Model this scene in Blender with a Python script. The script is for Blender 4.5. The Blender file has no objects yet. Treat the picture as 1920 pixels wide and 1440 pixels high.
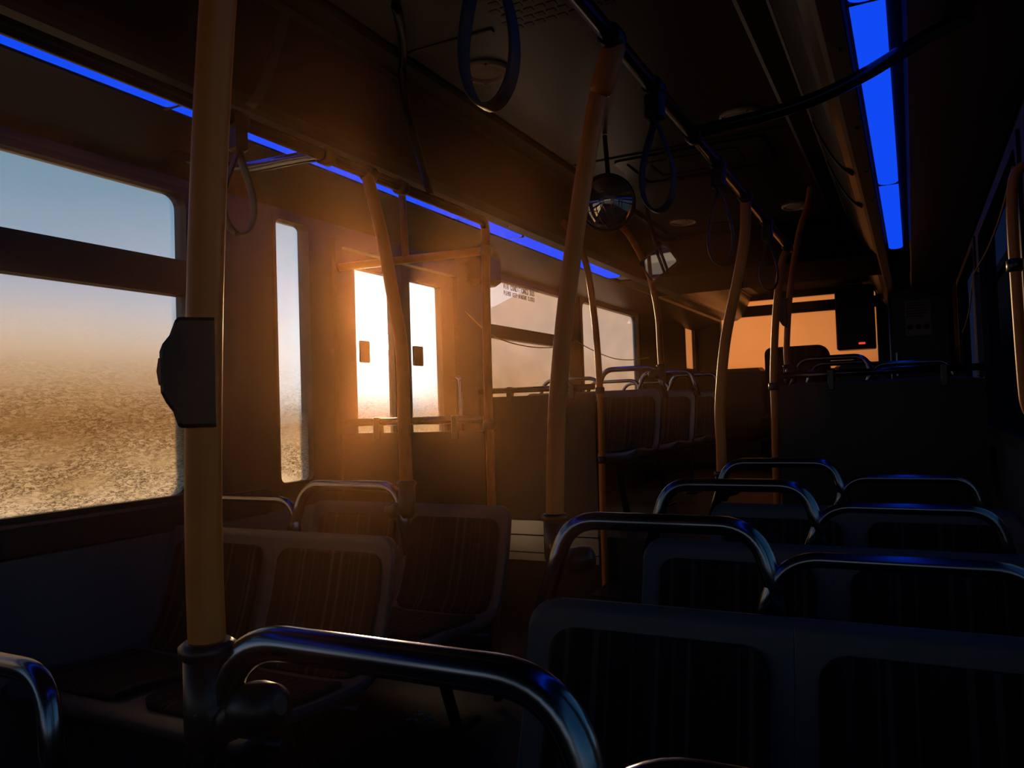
import bpy, math, random
from mathutils import Vector, Matrix
random.seed(7)
scene = bpy.context.scene
COL = scene.collection

# ------------------------------------------------------------------ helpers
def catmull(pts, n=8):
    pts = [Vector(p) for p in pts]
    if len(pts) == 2:
        return [pts[0].lerp(pts[1], i / n) for i in range(n + 1)]
    ext = [pts[0] * 2 - pts[1]] + pts + [pts[-1] * 2 - pts[-2]]
    out = []
    for i in range(1, len(ext) - 2):
        p0, p1, p2, p3 = ext[i - 1], ext[i], ext[i + 1], ext[i + 2]
        for k in range(n):
            t = k / n
            out.append(0.5 * ((2 * p1) + (p2 - p0) * t + (2 * p0 - 5 * p1 + 4 * p2 - p3) * t * t
                              + (3 * p1 - p0 - 3 * p2 + p3) * t ** 3))
    out.append(ext[-2])
    return out

def fillet(pts, r, n=7):
    """polyline with its inner corners rounded"""
    pts = [Vector(p) for p in pts]
    out = [pts[0]]
    for i in range(1, len(pts) - 1):
        a, b, c = pts[i - 1], pts[i], pts[i + 1]
        d1, d2 = (a - b), (c - b)
        rr = min(r, d1.length * .49, d2.length * .49)
        p, q = b + d1.normalized() * rr, b + d2.normalized() * rr
        for k in range(n + 1):
            t = k / n
            out.append(p * (1 - t) ** 2 + b * 2 * t * (1 - t) + q * t * t)
    out.append(pts[-1])
    return out

def rrect(x0, x1, y0, y1, r, n=6):
    """rounded rectangle outline, counter-clockwise, 2D; r one radius or (bl, br, tr, tl)"""
    rs = r if isinstance(r, (tuple, list)) else (r,) * 4
    cs = [(x0, y0, 1, 1, 180), (x1, y0, -1, 1, 270), (x1, y1, -1, -1, 0), (x0, y1, 1, -1, 90)]
    out = []
    for (cx, cy, sx, sy, a0), rr in zip(cs, rs):
        for k in range(n + 1):
            a = math.radians(a0 + 90 * k / n)
            out.append((cx + sx * rr + rr * math.cos(a), cy + sy * rr + rr * math.sin(a)))
    return out

class MB:
    def __init__(s):
        s.v, s.f, s.sm = [], [], []
    def add(s, vs, fs, smooth=False):
        o = len(s.v)
        s.v += [tuple(v) for v in vs]
        s.f += [tuple(i + o for i in f) for f in fs]
        s.sm += [smooth] * len(fs)
        return s
    def box(s, x0, x1, y0, y1, z0, z1):
        vs = [(x, y, z) for z in (z0, z1) for y in (y0, y1) for x in (x0, x1)]
        return s.add(vs, [(0, 2, 3, 1), (4, 5, 7, 6), (0, 1, 5, 4), (2, 6, 7, 3), (0, 4, 6, 2), (1, 3, 7, 5)])
    def bbox(s, x0, x1, y0, y1, z0, z1, b=.004):
        """box with chamfered edges"""
        b = min(b, (x1 - x0) * .45, (y1 - y0) * .45, (z1 - z0) * .45)
        rings = []
        for z, k in ((z0, b), (z0 + b, 0), (z1 - b, 0), (z1, b)):
            ax0, ax1, ay0, ay1 = x0 + k, x1 - k, y0 + k, y1 - k
            c = b
            rings.append([(ax0 + c, ay0, z), (ax1 - c, ay0, z), (ax1, ay0 + c, z), (ax1, ay1 - c, z),
                          (ax1 - c, ay1, z), (ax0 + c, ay1, z), (ax0, ay1 - c, z), (ax0, ay0 + c, z)])
        return s.loft(rings, True, True, smooth=False)
    def loft(s, rings, cap0=True, cap1=True, smooth=True, closed=True):
        n = len(rings[0]); vs = [p for r in rings for p in r]; fs = []
        for i in range(len(rings) - 1):
            for j in range(n if closed else n - 1):
                k = (j + 1) % n
                fs.append((i * n + j, i * n + k, (i + 1) * n + k, (i + 1) * n + j))
        s.add(vs, fs, smooth)
        o = len(s.v) - len(vs)
        if cap0: s.f.append(tuple(o + j for j in reversed(range(n)))); s.sm.append(False)
        if cap1: s.f.append(tuple(o + (len(rings) - 1) * n + j for j in range(n))); s.sm.append(False)
        return s
    def tube(s, path, r, seg=14, flat=None, cap=True):
        """round tube along a path; flat=(half width, half thickness, width axis) gives a strap section"""
        path = [Vector(p) for p in path]
        clean = [path[0]]
        for p in path[1:]:
            if (p - clean[-1]).length > 1e-5: clean.append(p)
        path = clean
        T = []
        for i in range(len(path)):
            a = path[max(0, i - 1)]; b = path[min(len(path) - 1, i + 1)]
            T.append((b - a).normalized())
        ref = Vector((0, 0, 1)) if abs(T[0].z) < .9 else Vector((1, 0, 0))
        N = T[0].cross(ref).normalized()
        rings = []
        for i, p in enumerate(path):
            if i:
                q = T[i - 1].rotation_difference(T[i]); N = (q @ N).normalized()
            B = T[i].cross(N).normalized()
            if flat:
                w, h, ax = flat; A = Vector(ax); A = (A - T[i] * A.dot(T[i])).normalized(); C = T[i].cross(A)
                sec = rrect(-w, w, -h, h, h * .8, 3)
                rings.append([p + A * u + C * v for u, v in sec])
            else:
                rr = r(i / (len(path) - 1)) if callable(r) else r
                rings.append([p + (N * math.cos(2 * math.pi * k / seg) + B * math.sin(2 * math.pi * k / seg)) * rr
                              for k in range(seg)])
        return s.loft(rings, cap, cap)
    def lathe(s, prof, c=(0, 0, 0), axis=(0, 0, 1), seg=24, cap0=True, cap1=True):
        """profile [(radius, height)] turned about an axis"""
        A = Vector(axis).normalized()
        U = A.cross(Vector((0, 0, 1)) if abs(A.z) < .9 else Vector((1, 0, 0))).normalized(); W = A.cross(U)
        c = Vector(c)
        rings = [[c + A * h + (U * math.cos(2 * math.pi * k / seg) + W * math.sin(2 * math.pi * k / seg)) * r
                  for k in range(seg)] for r, h in prof]
        return s.loft(rings, cap0, cap1)
    def prism(s, outline, fn, d0, d1):
        """outline (u, v) pushed between two depths; fn(u, v, d) -> xyz"""
        return s.loft([[fn(u, v, d0) for u, v in outline], [fn(u, v, d1) for u, v in outline]], True, True, smooth=False)
    def ring(s, outer, inner, fn, d0, d1):
        """frame: two outlines with the same number of points"""
        n = len(outer)
        a = [fn(u, v, d0) for u, v in outer]; b = [fn(u, v, d0) for u, v in inner]
        c = [fn(u, v, d1) for u, v in inner]; d = [fn(u, v, d1) for u, v in outer]
        rings = [a, b, c, d, a]
        vs = [p for r in rings for p in r]; fs = []
        for i in range(4):
            for j in range(n):
                k = (j + 1) % n
                fs.append((i * n + j, i * n + k, (i + 1) * n + k, (i + 1) * n + j))
        return s.add(vs, fs)
    def build(s, name, mat, parent=None, label=None, world=True):
        off = Vector((0, 0, 0))
        if parent is not None and world:
            q = parent
            while q is not None:
                off += q.location; q = q.parent
        me = bpy.data.meshes.new(name)
        me.from_pydata([Vector(v) - off for v in s.v], [], s.f)
        me.polygons.foreach_set('use_smooth', s.sm)
        import bmesh
        bm = bmesh.new(); bm.from_mesh(me)
        bmesh.ops.remove_doubles(bm, verts=bm.verts, dist=1e-6)
        bmesh.ops.recalc_face_normals(bm, faces=bm.faces)
        bm.to_mesh(me); bm.free()
        me.materials.append(mat)
        o = bpy.data.objects.new(name, me); COL.objects.link(o)
        if parent is not None: o.parent = parent
        if label: o['label'] = label
        return o

def tag(o, label=None, cat=None, group=None, kind=None):
    if label: o['label'] = label
    if cat: o['category'] = cat
    if group: o['group'] = group
    if kind: o['kind'] = kind
    return o

def thing(name, loc, label, cat, group=None):
    o = bpy.data.objects.new(name, None); COL.objects.link(o)
    o.location = loc; o.empty_display_size = .1
    return tag(o, label, cat, group)

def structure(o):
    o['kind'] = 'structure'; return o

def copy_tree(o, parent=None):
    c = o.copy(); COL.objects.link(c)
    if parent is not None: c.parent = parent
    for ch in list(o.children): copy_tree(ch, c)
    return c

# ------------------------------------------------------------------ materials
def mat(name, base=(.5, .5, .5), rough=.5, metal=0., spec=.5, bump=0., bscale=200., var=0., vscale=6., coat=0.):
    m = bpy.data.materials.new(name); m.use_nodes = True
    nt = m.node_tree; b = nt.nodes['Principled BSDF']
    b.inputs['Base Color'].default_value = (*base, 1); b.inputs['Roughness'].default_value = rough
    b.inputs['Metallic'].default_value = metal; b.inputs['Specular IOR Level'].default_value = spec
    b.inputs['Coat Weight'].default_value = coat
    tc = nt.nodes.new('ShaderNodeTexCoord')
    if var > 0:
        n = nt.nodes.new('ShaderNodeTexNoise'); n.inputs['Scale'].default_value = vscale; n.inputs['Detail'].default_value = 5
        nt.links.new(tc.outputs['Object'], n.inputs['Vector'])
        r = nt.nodes.new('ShaderNodeValToRGB')
        r.color_ramp.elements[0].position = .3; r.color_ramp.elements[1].position = .7
        r.color_ramp.elements[0].color = (*[c * (1 - var) for c in base], 1)
        r.color_ramp.elements[1].color = (*[min(1, c * (1 + var)) for c in base], 1)
        nt.links.new(n.outputs['Fac'], r.inputs['Fac']); nt.links.new(r.outputs['Color'], b.inputs['Base Color'])
    if bump > 0:
        n = nt.nodes.new('ShaderNodeTexNoise'); n.inputs['Scale'].default_value = bscale; n.inputs['Detail'].default_value = 3
        nt.links.new(tc.outputs['Object'], n.inputs['Vector'])
        bp = nt.nodes.new('ShaderNodeBump'); bp.inputs['Strength'].default_value = bump; bp.inputs['Distance'].default_value = .002
        nt.links.new(n.outputs['Fac'], bp.inputs['Height']); nt.links.new(bp.outputs['Normal'], b.inputs['Normal'])
    return m

def emit(name, col, strength):
    m = bpy.data.materials.new(name); m.use_nodes = True
    nt = m.node_tree; nt.nodes.clear()
    e = nt.nodes.new('ShaderNodeEmission'); o = nt.nodes.new('ShaderNodeOutputMaterial')
    e.inputs['Color'].default_value = (*col, 1); e.inputs['Strength'].default_value = strength
    nt.links.new(e.outputs['Emission'], o.inputs['Surface'])
    return m

M = dict(
    wall=mat('wall_laminate', (.03, .034, .045), .5, bump=.15, bscale=300, var=.12),
    laminate=mat('lower_wall_laminate', (.11, .115, .12), .5, bump=.15, bscale=300, var=.1),
    pillar=mat('pillar_plastic', (.045, .036, .028), .5, bump=.1, bscale=250, var=.1),
    sill=mat('black_rubber', (.008, .008, .009), .55),
    ceiling=mat('ceiling_laminate', (.046, .034, .028), .36, bump=.08, bscale=400, var=.08),
    cove=mat('cove_panel', (.024, .024, .023), .3, bump=.05, bscale=300, var=.1, vscale=3),
    coveedge=mat('cove_edge', (.07, .07, .065), .45),
    matt=mat('bulkhead_and_shade_black', (.006, .006, .006), .8, spec=.08),  # bulkhead black, also on the sheets added to darken the rear
    darktrim=mat('dark_trim', (.008, .008, .008), .4),
    floor=mat('floor_vinyl', (.010, .010, .011), .5, bump=.3, bscale=500, var=.3, vscale=60),
    shell=mat('seat_plastic', (.050, .060, .066), .42, bump=.08, bscale=300),
    steel=mat('brushed_steel', (.20, .235, .29), .19, metal=1.),
    alu=mat('aluminium_plate', (.5, .5, .48), .38, metal=1., bump=.05, bscale=150),
    darkmetal=mat('black_metal', (.010, .010, .012), .32, spec=.6),
    rail=mat('dark_rail_steel', (.055, .055, .065), .2, metal=1.),
    yellow=mat('yellow_pole_coating', (.56, .175, .022), .42, spec=.3, bump=.05, bscale=220, var=.08, vscale=20),
    greybox=mat('grey_box_plastic', (.020, .016, .015), .5, spec=.3),
    red=mat('red_button', (.25, .03, .02), .35),
    strap=mat('blue_black_strap', (.011, .014, .024), .6, spec=.3),
    rubber=mat('black_rubber_collar', (.006, .006, .007), .38),
    door=mat('door_leaf_paint', (.045, .035, .026), .5, var=.1),
    board=mat('panel_board', (.011, .0095, .0085), .5, bump=.1, bscale=300, var=.1),
    paper=mat('notice_paper', (.12, .14, .18), .7),
    ink=mat('notice_ink', (.02, .02, .03), .7),
    cord=mat('yellow_pull_cord', (.4, .25, .06), .5),
    asphalt=mat('asphalt', (.16, .13, .10), .9, bump=.5, bscale=30, var=.3, vscale=2),
    house=mat('house_render', (.26, .19, .16), .9, var=.05),
    roofing=mat('house_roof', (.24, .18, .155), .9, var=.1),
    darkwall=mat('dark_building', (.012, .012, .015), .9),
    mirror=mat('mirror_glass', (.85, .85, .85), .02, metal=1.),
    blueled=emit('blue_light', (.006, .075, 1.0), .90),
    redled=emit('red_light', (1., .06, .03), .9),
    white=mat('speaker_grille', (.6, .47, .38), .5),
    litter=mat('paper_scraps', (.6, .62, .58), .8),
    stickertext=mat('sticker_print', (.10, .07, .02), .7),
)

def fabric_mat():
    m = bpy.data.materials.new('striped_fabric'); m.use_nodes = True
    nt = m.node_tree; b = nt.nodes['Principled BSDF']; b.inputs['Roughness'].default_value = .85
    b.inputs['Specular IOR Level'].default_value = .2
    tc = nt.nodes.new('ShaderNodeTexCoord'); sp = nt.nodes.new('ShaderNodeSeparateXYZ')
    nt.links.new(tc.outputs['Object'], sp.inputs[0])
    n = nt.nodes.new('ShaderNodeTexNoise'); n.noise_dimensions = '1D'; n.inputs['Scale'].default_value = 60; n.inputs['Detail'].default_value = 3
    nt.links.new(sp.outputs['X'], n.inputs['W'])
    r = nt.nodes.new('ShaderNodeValToRGB'); e = r.color_ramp.elements
    e[0].position = .42; e[0].color = (.005, .006, .008, 1)
    e[1].position = .56; e[1].color = (.013, .012, .012, 1)
    x = e.new(.64); x.color = (.042, .04, .036, 1)
    x = e.new(.5); x.color = (.009, .008, .009, 1)
    nt.links.new(n.outputs['Fac'], r.inputs['Fac']); nt.links.new(r.outputs['Color'], b.inputs['Base Color'])
    k = nt.nodes.new('ShaderNodeTexNoise'); k.inputs['Scale'].default_value = 500
    nt.links.new(tc.outputs['Object'], k.inputs['Vector'])
    bp = nt.nodes.new('ShaderNodeBump'); bp.inputs['Strength'].default_value = .3; bp.inputs['Distance'].default_value = .002
    nt.links.new(k.outputs['Fac'], bp.inputs['Height']); nt.links.new(bp.outputs['Normal'], b.inputs['Normal'])
    return m
M['fabric'] = fabric_mat()

def glass_mat(name, dust_col, base_dust, low_dust=0., z_hi=1.45, z_lo=.85, scratch=0., tint=(1, 1, 1)):
    """dirty glazing: clear glass mixed with translucent road dust; the dust thickens below z_hi"""
    m = bpy.data.materials.new(name); m.use_nodes = True
    nt = m.node_tree; nt.nodes.clear(); L = nt.links.new
    out = nt.nodes.new('ShaderNodeOutputMaterial')
    tr = nt.nodes.new('ShaderNodeBsdfTransparent'); tr.inputs['Color'].default_value = (*tint, 1)
    tl = nt.nodes.new('ShaderNodeBsdfTranslucent'); tl.inputs['Color'].default_value = (*dust_col, 1)
    mix = nt.nodes.new('ShaderNodeMixShader')
    geo = nt.nodes.new('ShaderNodeNewGeometry'); sp = nt.nodes.new('ShaderNodeSeparateXYZ'); L(geo.outputs['Position'], sp.inputs[0])
    mp = nt.nodes.new('ShaderNodeMapping'); L(geo.outputs['Position'], mp.inputs['Vector'])
    mp.inputs['Scale'].default_value = (1, 1, 1.8)
    n1 = nt.nodes.new('ShaderNodeTexNoise'); n1.inputs['Scale'].default_value = 3; n1.inputs['Detail'].default_value = 6
    L(mp.outputs[0], n1.inputs['Vector'])
    mr = nt.nodes.new('ShaderNodeMapRange'); mr.inputs['From Min'].default_value = z_hi; mr.inputs['From Max'].default_value = z_lo
    mr.inputs['To Min'].default_value = 0; mr.inputs['To Max'].default_value = low_dust; mr.interpolation_type = 'SMOOTHSTEP'
    L(sp.outputs['Z'], mr.inputs['Value'])
    def mth(op, a, b):
        x = nt.nodes.new('ShaderNodeMath'); x.operation = op
        for i, q in enumerate((a, b)):
            if isinstance(q, (int, float)): x.inputs[i].default_value = q
            else: L(q, x.inputs[i])
        return x.outputs[0]
    nn = mth('MULTIPLY', mth('SUBTRACT', n1.outputs['Fac'], .5), .5)
    f = mth('ADD', mth('ADD', mr.outputs[0], base_dust), mth('MULTIPLY', nn, mth('ADD', mr.outputs[0], base_dust)))
    if scratch > 0:
        # dried mud squiggles: thin contour lines of a noise, thicker towards the bottom of the pane
        mp2 = nt.nodes.new('ShaderNodeMapping'); L(geo.outputs['Position'], mp2.inputs['Vector'])
        mp2.inputs['Scale'].default_value = (1, .55, 1.9)
        n2 = nt.nodes.new('ShaderNodeTexNoise'); n2.inputs['Scale'].default_value = 95; n2.inputs['Detail'].default_value = 2.; n2.inputs['Distortion'].default_value = .7
        L(mp2.outputs[0], n2.inputs['Vector'])
        n3 = nt.nodes.new('ShaderNodeTexNoise'); n3.inputs['Scale'].default_value = 9; n3.inputs['Detail'].default_value = 4
        L(mp2.outputs[0], n3.inputs['Vector'])
        ln = mth('SUBTRACT', 1., mth('MULTIPLY', mth('ABSOLUTE', mth('SUBTRACT', n2.outputs['Fac'], .46), 0.), 15.))
        ln = mth('MAXIMUM', ln, 0.)
        lt = mth('MAXIMUM', mth('SUBTRACT', 1., mth('MULTIPLY', mth('ABSOLUTE', mth('SUBTRACT', n2.outputs['Fac'], .58), 0.), 16.)), 0.)
        lo = nt.nodes.new('ShaderNodeMapRange'); lo.inputs['From Min'].default_value = 1.30; lo.inputs['From Max'].default_value = .92
        lo.inputs['To Min'].default_value = .03; lo.inputs['To Max'].default_value = 1.; L(sp.outputs['Z'], lo.inputs['Value'])
        pt = nt.nodes.new('ShaderNodeMapRange'); pt.inputs['From Min'].default_value = .25; pt.inputs['From Max'].default_value = .55; L(n3.outputs['Fac'], pt.inputs['Value'])
        cover = mth('MULTIPLY', lo.outputs[0], pt.outputs[0])
        amt = mth('MULTIPLY', mth('MULTIPLY', ln, cover), .9 * scratch)
        dr = nt.nodes.new('ShaderNodeValToRGB'); de = dr.color_ramp.elements      # soil colour by height on the pane
        zc = nt.nodes.new('ShaderNodeMapRange'); zc.inputs['From Min'].default_value = .82; zc.inputs['From Max'].default_value = 1.5
        L(mth('ADD', sp.outputs['Z'], mth('MULTIPLY', nn, .35)), zc.inputs['Value']); L(zc.outputs[0], dr.inputs['Fac'])
        de[0].position = 0.; de[0].color = (*[c * 1.08 for c in dust_col], 1); de[1].position = 1.; de[1].color = (*dust_col, 1)
        for p_, k_ in ((.16, (.80, .74, .62)), (.38, (.60, .48, .34)), (.62, (.74, .66, .52))):
            x_ = de.new(p_); x_.color = (*[c * k for c, k in zip(dust_col, k_)], 1)
        cl_ = nt.nodes.new('ShaderNodeMix'); cl_.data_type = 'RGBA'; L(dr.outputs['Color'], cl_.inputs['A']); cl_.inputs['B'].default_value = (1.15, 1.1, .95, 1)
        L(mth('MULTIPLY', lt, mth('MULTIPLY', cover, .6)), cl_.inputs['Factor'])
        cm_ = nt.nodes.new('ShaderNodeMix'); cm_.data_type = 'RGBA'
        L(cl_.outputs['Result'], cm_.inputs['A']); cm_.inputs['B'].default_value = (.09, .045, .015, 1)
        L(amt, cm_.inputs['Factor']); L(cm_.outputs['Result'], tl.inputs['Color'])
        f = mth('ADD', f, mth('MULTIPLY', amt, .5))
    cl = nt.nodes.new('ShaderNodeClamp'); L(f, cl.inputs['Value'])
    L(cl.outputs[0], mix.inputs['Fac']); L(tr.outputs[0], mix.inputs[1]); L(tl.outputs[0], mix.inputs[2])
    L(mix.outputs[0], out.inputs['Surface'])
    return m
GL = dict(
    big=glass_mat('dusty_glass', (.95, .92, .86), .05, .88, 1.52, 1.05, 1.),
    door=glass_mat('door_glass', (1., .95, .85), .08, .62, 1.24, .88, 1.),
    mid=glass_mat('hazy_glass', (1., .95, 1.), .35, .20, 1.45, 1.1, .6),
    rear=glass_mat('amber_dirty_glass', (.76, .51, .33), .88, .05, 1.6, 1.3, .1, (1., .7, .4)),
    clear=glass_mat('window_glass', (.5, .5, .5), .03, .02),
    tint=glass_mat('tinted_glass', (.1, .12, .18), .05, .02, 1.5, .9, 0., (.10, .13, .22)),
)

# ------------------------------------------------------------------ the shell of the bus
XL, XR, YF, YB, ZC = -2.10, .30, -3.6, 8.6, 2.23
T = .06
Xfn = lambda x: (lambda u, v, d: (x + d, u, v))            # outline in (y, z), depth along x
Yfn = lambda y: (lambda u, v, d: (u, y + d, v))            # outline in (x, z), depth along y
Zfn = lambda z: (lambda u, v, d: (u, v, z + d))            # outline in (x, y), depth along z

def wall_strip(side, ys, holes):
    """side wall from the floor to the cove with rectangular holes [(y0,y1,z0,z1)]"""
    mb = MB()
    x0, x1 = (XL - T, XL) if side == 'l' else (XR, XR + T)
    edges = sorted({ys[0], ys[1]} | {h[0] for h in holes} | {h[1] for h in holes})
    for a, b in zip(edges[:-1], edges[1:]):
        cuts = sorted([(h[2], h[3]) for h in holes if h[0] <= a + 1e-6 and h[1] >= b - 1e-6])
        z = -.3
        for c0, c1 in cuts:
            if c0 > z: mb.box(x0, x1, a, b, z, c0)
            z = c1
        mb.box(x0, x1, a, b, z, 2.3)
    return mb

LW = {1: (.05, 1.80, .82, 1.84), 2: (-1.75, -.05, .82, 1.84), 3: (2.17, 2.375, .82, 1.84),
      4: (3.78, 4.98, .92, 1.86), 5: (5.18, 6.50, .92, 1.88), 6: (8.05, 8.50, 1.42, 1.93), 7: (-3.4, -1.95, .82, 1.84)}
DOOR = (2.52, 3.50, .0, 1.80)
structure(wall_strip('l', (YF, YB), [LW[k] for k in LW] + [DOOR]).build('wall_left', M['pillar']))
RW = {8: (-3.3, -1.7, .9, 1.83), 9: (-1.5, .6, .9, 1.83), 10: (.75, 2.45, .9, 1.83), 11: (2.62, 4.15, .9, 1.83), 12: (4.4, 6.1, 1.1, 1.85)}
structure(wall_strip('r', (YF, YB), [RW[k] for k in RW]).build('wall_right', M['wall']))

RWIN = (-1.86, -.28, 1.38, 2.17)
mb = MB()
mb.box(XL - T, RWIN[0], YB, YB + T, -.3, 2.3); mb.box(RWIN[1], XR + T, YB, YB + T, -.3, 2.3)
mb.box(RWIN[0], RWIN[1], YB, YB + T, -.3, RWIN[2]); mb.box(RWIN[0], RWIN[1], YB, YB + T, RWIN[3], 2.3)
structure(mb.build('wall_rear', M['wall']))
FWIN = (-1.95, .15, .9, 2.0)
mb = MB()
mb.box(XL - T, FWIN[0], YF - T, YF, -.3, 2.3); mb.box(FWIN[1], XR + T, YF - T, YF, -.3, 2.3)
mb.box(FWIN[0], FWIN[1], YF - T, YF, -.3, FWIN[2]); mb.box(FWIN[0], FWIN[1], YF - T, YF, FWIN[3], 2.3)
structure(mb.build('wall_front', M['wall']))
structure(MB().box(XL - T, XR + T, YF - T, YB + T, -.06, 0).build('floor', M['floor']))
# raised rear floor with its step
mb = MB(); mb.box(XL, XR, 3.74, YB, 0, .42); mb.box(-1.38, -.60, 3.40, 3.74, 0, .21)
structure(mb.build('floor_rear', M['floor']))
structure(MB().box(XL - T, XR + T, YF - T, YB + T, ZC, ZC + .07).build('ceiling', M['ceiling']))
# grey laminate below the left windows, black sill band
structure(MB().box(XL, XL + .012, YF, 2.5, .0, .735).build('trim_1', M['laminate']))
structure(MB().bbox(XL, XL + .03, YF, 2.12, .735, .825, .008).build('trim_2', M['sill']))

def cove(prefix_n, sx, xc):
    """cove along one side, mirrored about the bus centre: header above the windows, light channel, flange, curved panel, ceiling edge beam"""
    X = lambda x: x if sx > 0 else (2 * xc - x)
    def ext(prof, name, m, y0=YF, y1=YB):
        pts = [(X(x), z) for x, z in prof]
        return structure(MB().loft([[(x, y0, z) for x, z in pts], [(x, y1, z) for x, z in pts]], True, True, smooth=False).build(name, m))
    ext([(-2.10, 1.87), (-1.835, 1.955), (-1.835, 2.0), (-2.10, 2.0)], 'trim_%d' % prefix_n, M['darktrim'])
    ext([(-1.835, 1.955), (-1.825, 1.975), (-1.710, 1.975), (-1.706, 1.955), (-1.702, 1.955), (-1.702, 2.01), (-1.835, 2.01)], 'trim_%d' % (prefix_n + 1), M['darktrim'])
    ext([(-1.702, 1.95), (-1.655, 1.958), (-1.640, 1.968), (-1.640, 2.0), (-1.702, 2.0)], 'trim_%d' % (prefix_n + 2), M['coveedge'])
    prof = [(-1.640, 1.968)]
    for k in range(1, 11):
        t = k / 10
        prof.append((-1.640 + .14 * t ** .75, 1.968 + .235 * t ** 1.25))
    prof += [(-1.50, 2.23), (-1.70, 2.23), (-1.70, 1.99)]
    ob = ext(prof, 'trim_%d' % (prefix_n + 3), M['cove'])
    ext([(-1.515, 2.203), (-1.500, 2.196), (-1.490, 2.203), (-1.490, 2.23), (-1.515, 2.23)], 'trim_%d' % (prefix_n + 4), M['coveedge'])
    ext([(-1.490, 2.215), (-1.415, 2.212), (-1.400, 2.222), (-1.400, 2.232), (-1.490, 2.232)], 'trim_%d' % (prefix_n + 5), M['darktrim'])
XCEN = -.905
cove(3, 1, XCEN); cove(9, -1, XCEN)
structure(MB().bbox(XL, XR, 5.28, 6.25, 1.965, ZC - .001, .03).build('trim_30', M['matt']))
structure(MB().box(XL, XL + .01, 6.56, 8.02, .42, 2.22).build('trim_31', M['matt']))  # added black sheet, puts the rear left wall in shade by colour
structure(MB().box(XR - .01, XR, 6.2, 7.24, .42, 2.22).build('trim_32', M['matt']))  # same for the right wall: shade made by an added dark sheet
structure(MB().box(XL, XR, 6.25, YB, ZC - .012, ZC - .001).build('trim_33', M['matt']))  # added sheet blackens the rear ceiling against the orange window light
# curved ribs over the joints of the cove panels (left) and bolts along the flange
def cove_rib(y, sx, w=.035):
    X = lambda x: x if sx > 0 else 2 * XCEN - x
    pts = []
    for k in range(0, 11):
        t = k / 10
        pts.append(Vector((X(-1.640 + .14 * t ** .75 + .003), y, 1.966 + .235 * t ** 1.25 - .002)))
    return MB().tube(pts, .01, flat=(w / 2, .003, (0, 1, 0)))
n = 15
for y, sx in ((1.62, 1), (3.35, -1), (3.95, -1)):
    structure(cove_rib(y, sx).build('trim_%d' % n, M['coveedge'] if sx > 0 else M['darktrim'])); n += 1
bolts = [(-1.685, .95, 1.951), (-1.685, 1.50, 1.951), (-1.685, 2.15, 1.951), (-1.685, 3.3, 1.951),
         (2 * XCEN + 1.685, 2.1, 1.951), (2 * XCEN + 1.685, 2.75, 1.951), (2 * XCEN + 1.685, 3.3, 1.951), (2 * XCEN + 1.685, 3.8, 1.951)]
bl = ['round bolt in the left flange above the big dusty window', 'round bolt in the left flange just right of the front pole',
      'round bolt in the left flange above the door guard', 'round bolt in the left flange near the far blue light',
      'nearest round bolt in the right flange beside the blue light', 'second round bolt in the right flange beside the blue light',
      'third round bolt in the right flange beside the blue light', 'farthest round bolt in the right flange beside the blue light']
for (x, y, z), lb in zip(bolts, bl):
    tag(MB().lathe([(.0085, 0), (.0085, -.004), (.005, -.007)], (x, y, z + .0055), seg=12).build('bolt', M['darkmetal']), lb, 'bolt', 'bolts along the flanges')

# ------------------------------------------------------------------ blue light tubes
def light_tube(y0, y1, left, label):
    X = (lambda x: x) if left else (lambda x: 2 * XCEN - x)
    xa, xb = (-1.815, -1.715) if left else (-1.795, -1.717)
    t = thing('light_tube', (X(-1.76), (y0 + y1) / 2, 1.95), label, 'light', 'blue light tubes along the bus')
    mb = MB()
    sec = []
    cl_, hl_ = (-1.765, .0495) if left else (-1.7565, .037)
    for k in range(9):
        a = math.pi * k / 8
        sec.append((X(cl_ + hl_ * math.cos(a)), 1.955 - .012 * math.sin(a)))
    mb.loft([[(x, y0 + .006, z) for x, z in sec], [(x, y1 - .006, z) for x, z in sec]], True, True)
    mb.build('lens', M['blueled'], t)
    for ye in (y0, y1 - .006):
        MB().box(min(X(xa), X(xb)) - .002, max(X(xa), X(xb)) + .002, ye, ye + .006, 1.944, 1.972).build('end_cap', M['darkmetal'], t)
    return t
for a, b, lb in ((-1.2, .45, 'blue light tube on the left, nearest the camera, out past the frame edge'),
                 (.45, 1.48, 'blue light tube above the big dusty left window, left of the front pole'),
                 (1.48, 3.02, 'blue light tube above the door, partly behind the left grab rail'),
                 (3.02, 3.52, 'short bright blue light tube just right of the door guard pole'),
                 (3.52, 5.0, 'farthest blue light tube on the left, beyond the door')):
    light_tube(a, b, True, lb)
for a, b, lb in ((-.1, 1.86, 'blue light tube at the top edge above the camera on the right'),
                 (1.86, 3.52, 'long blue light tube on the right crossed by the dark curved bar'),
                 (3.52, 5.08, 'far blue light tube at the lower end of the right row')):
    light_tube(a, b, False, lb)

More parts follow.
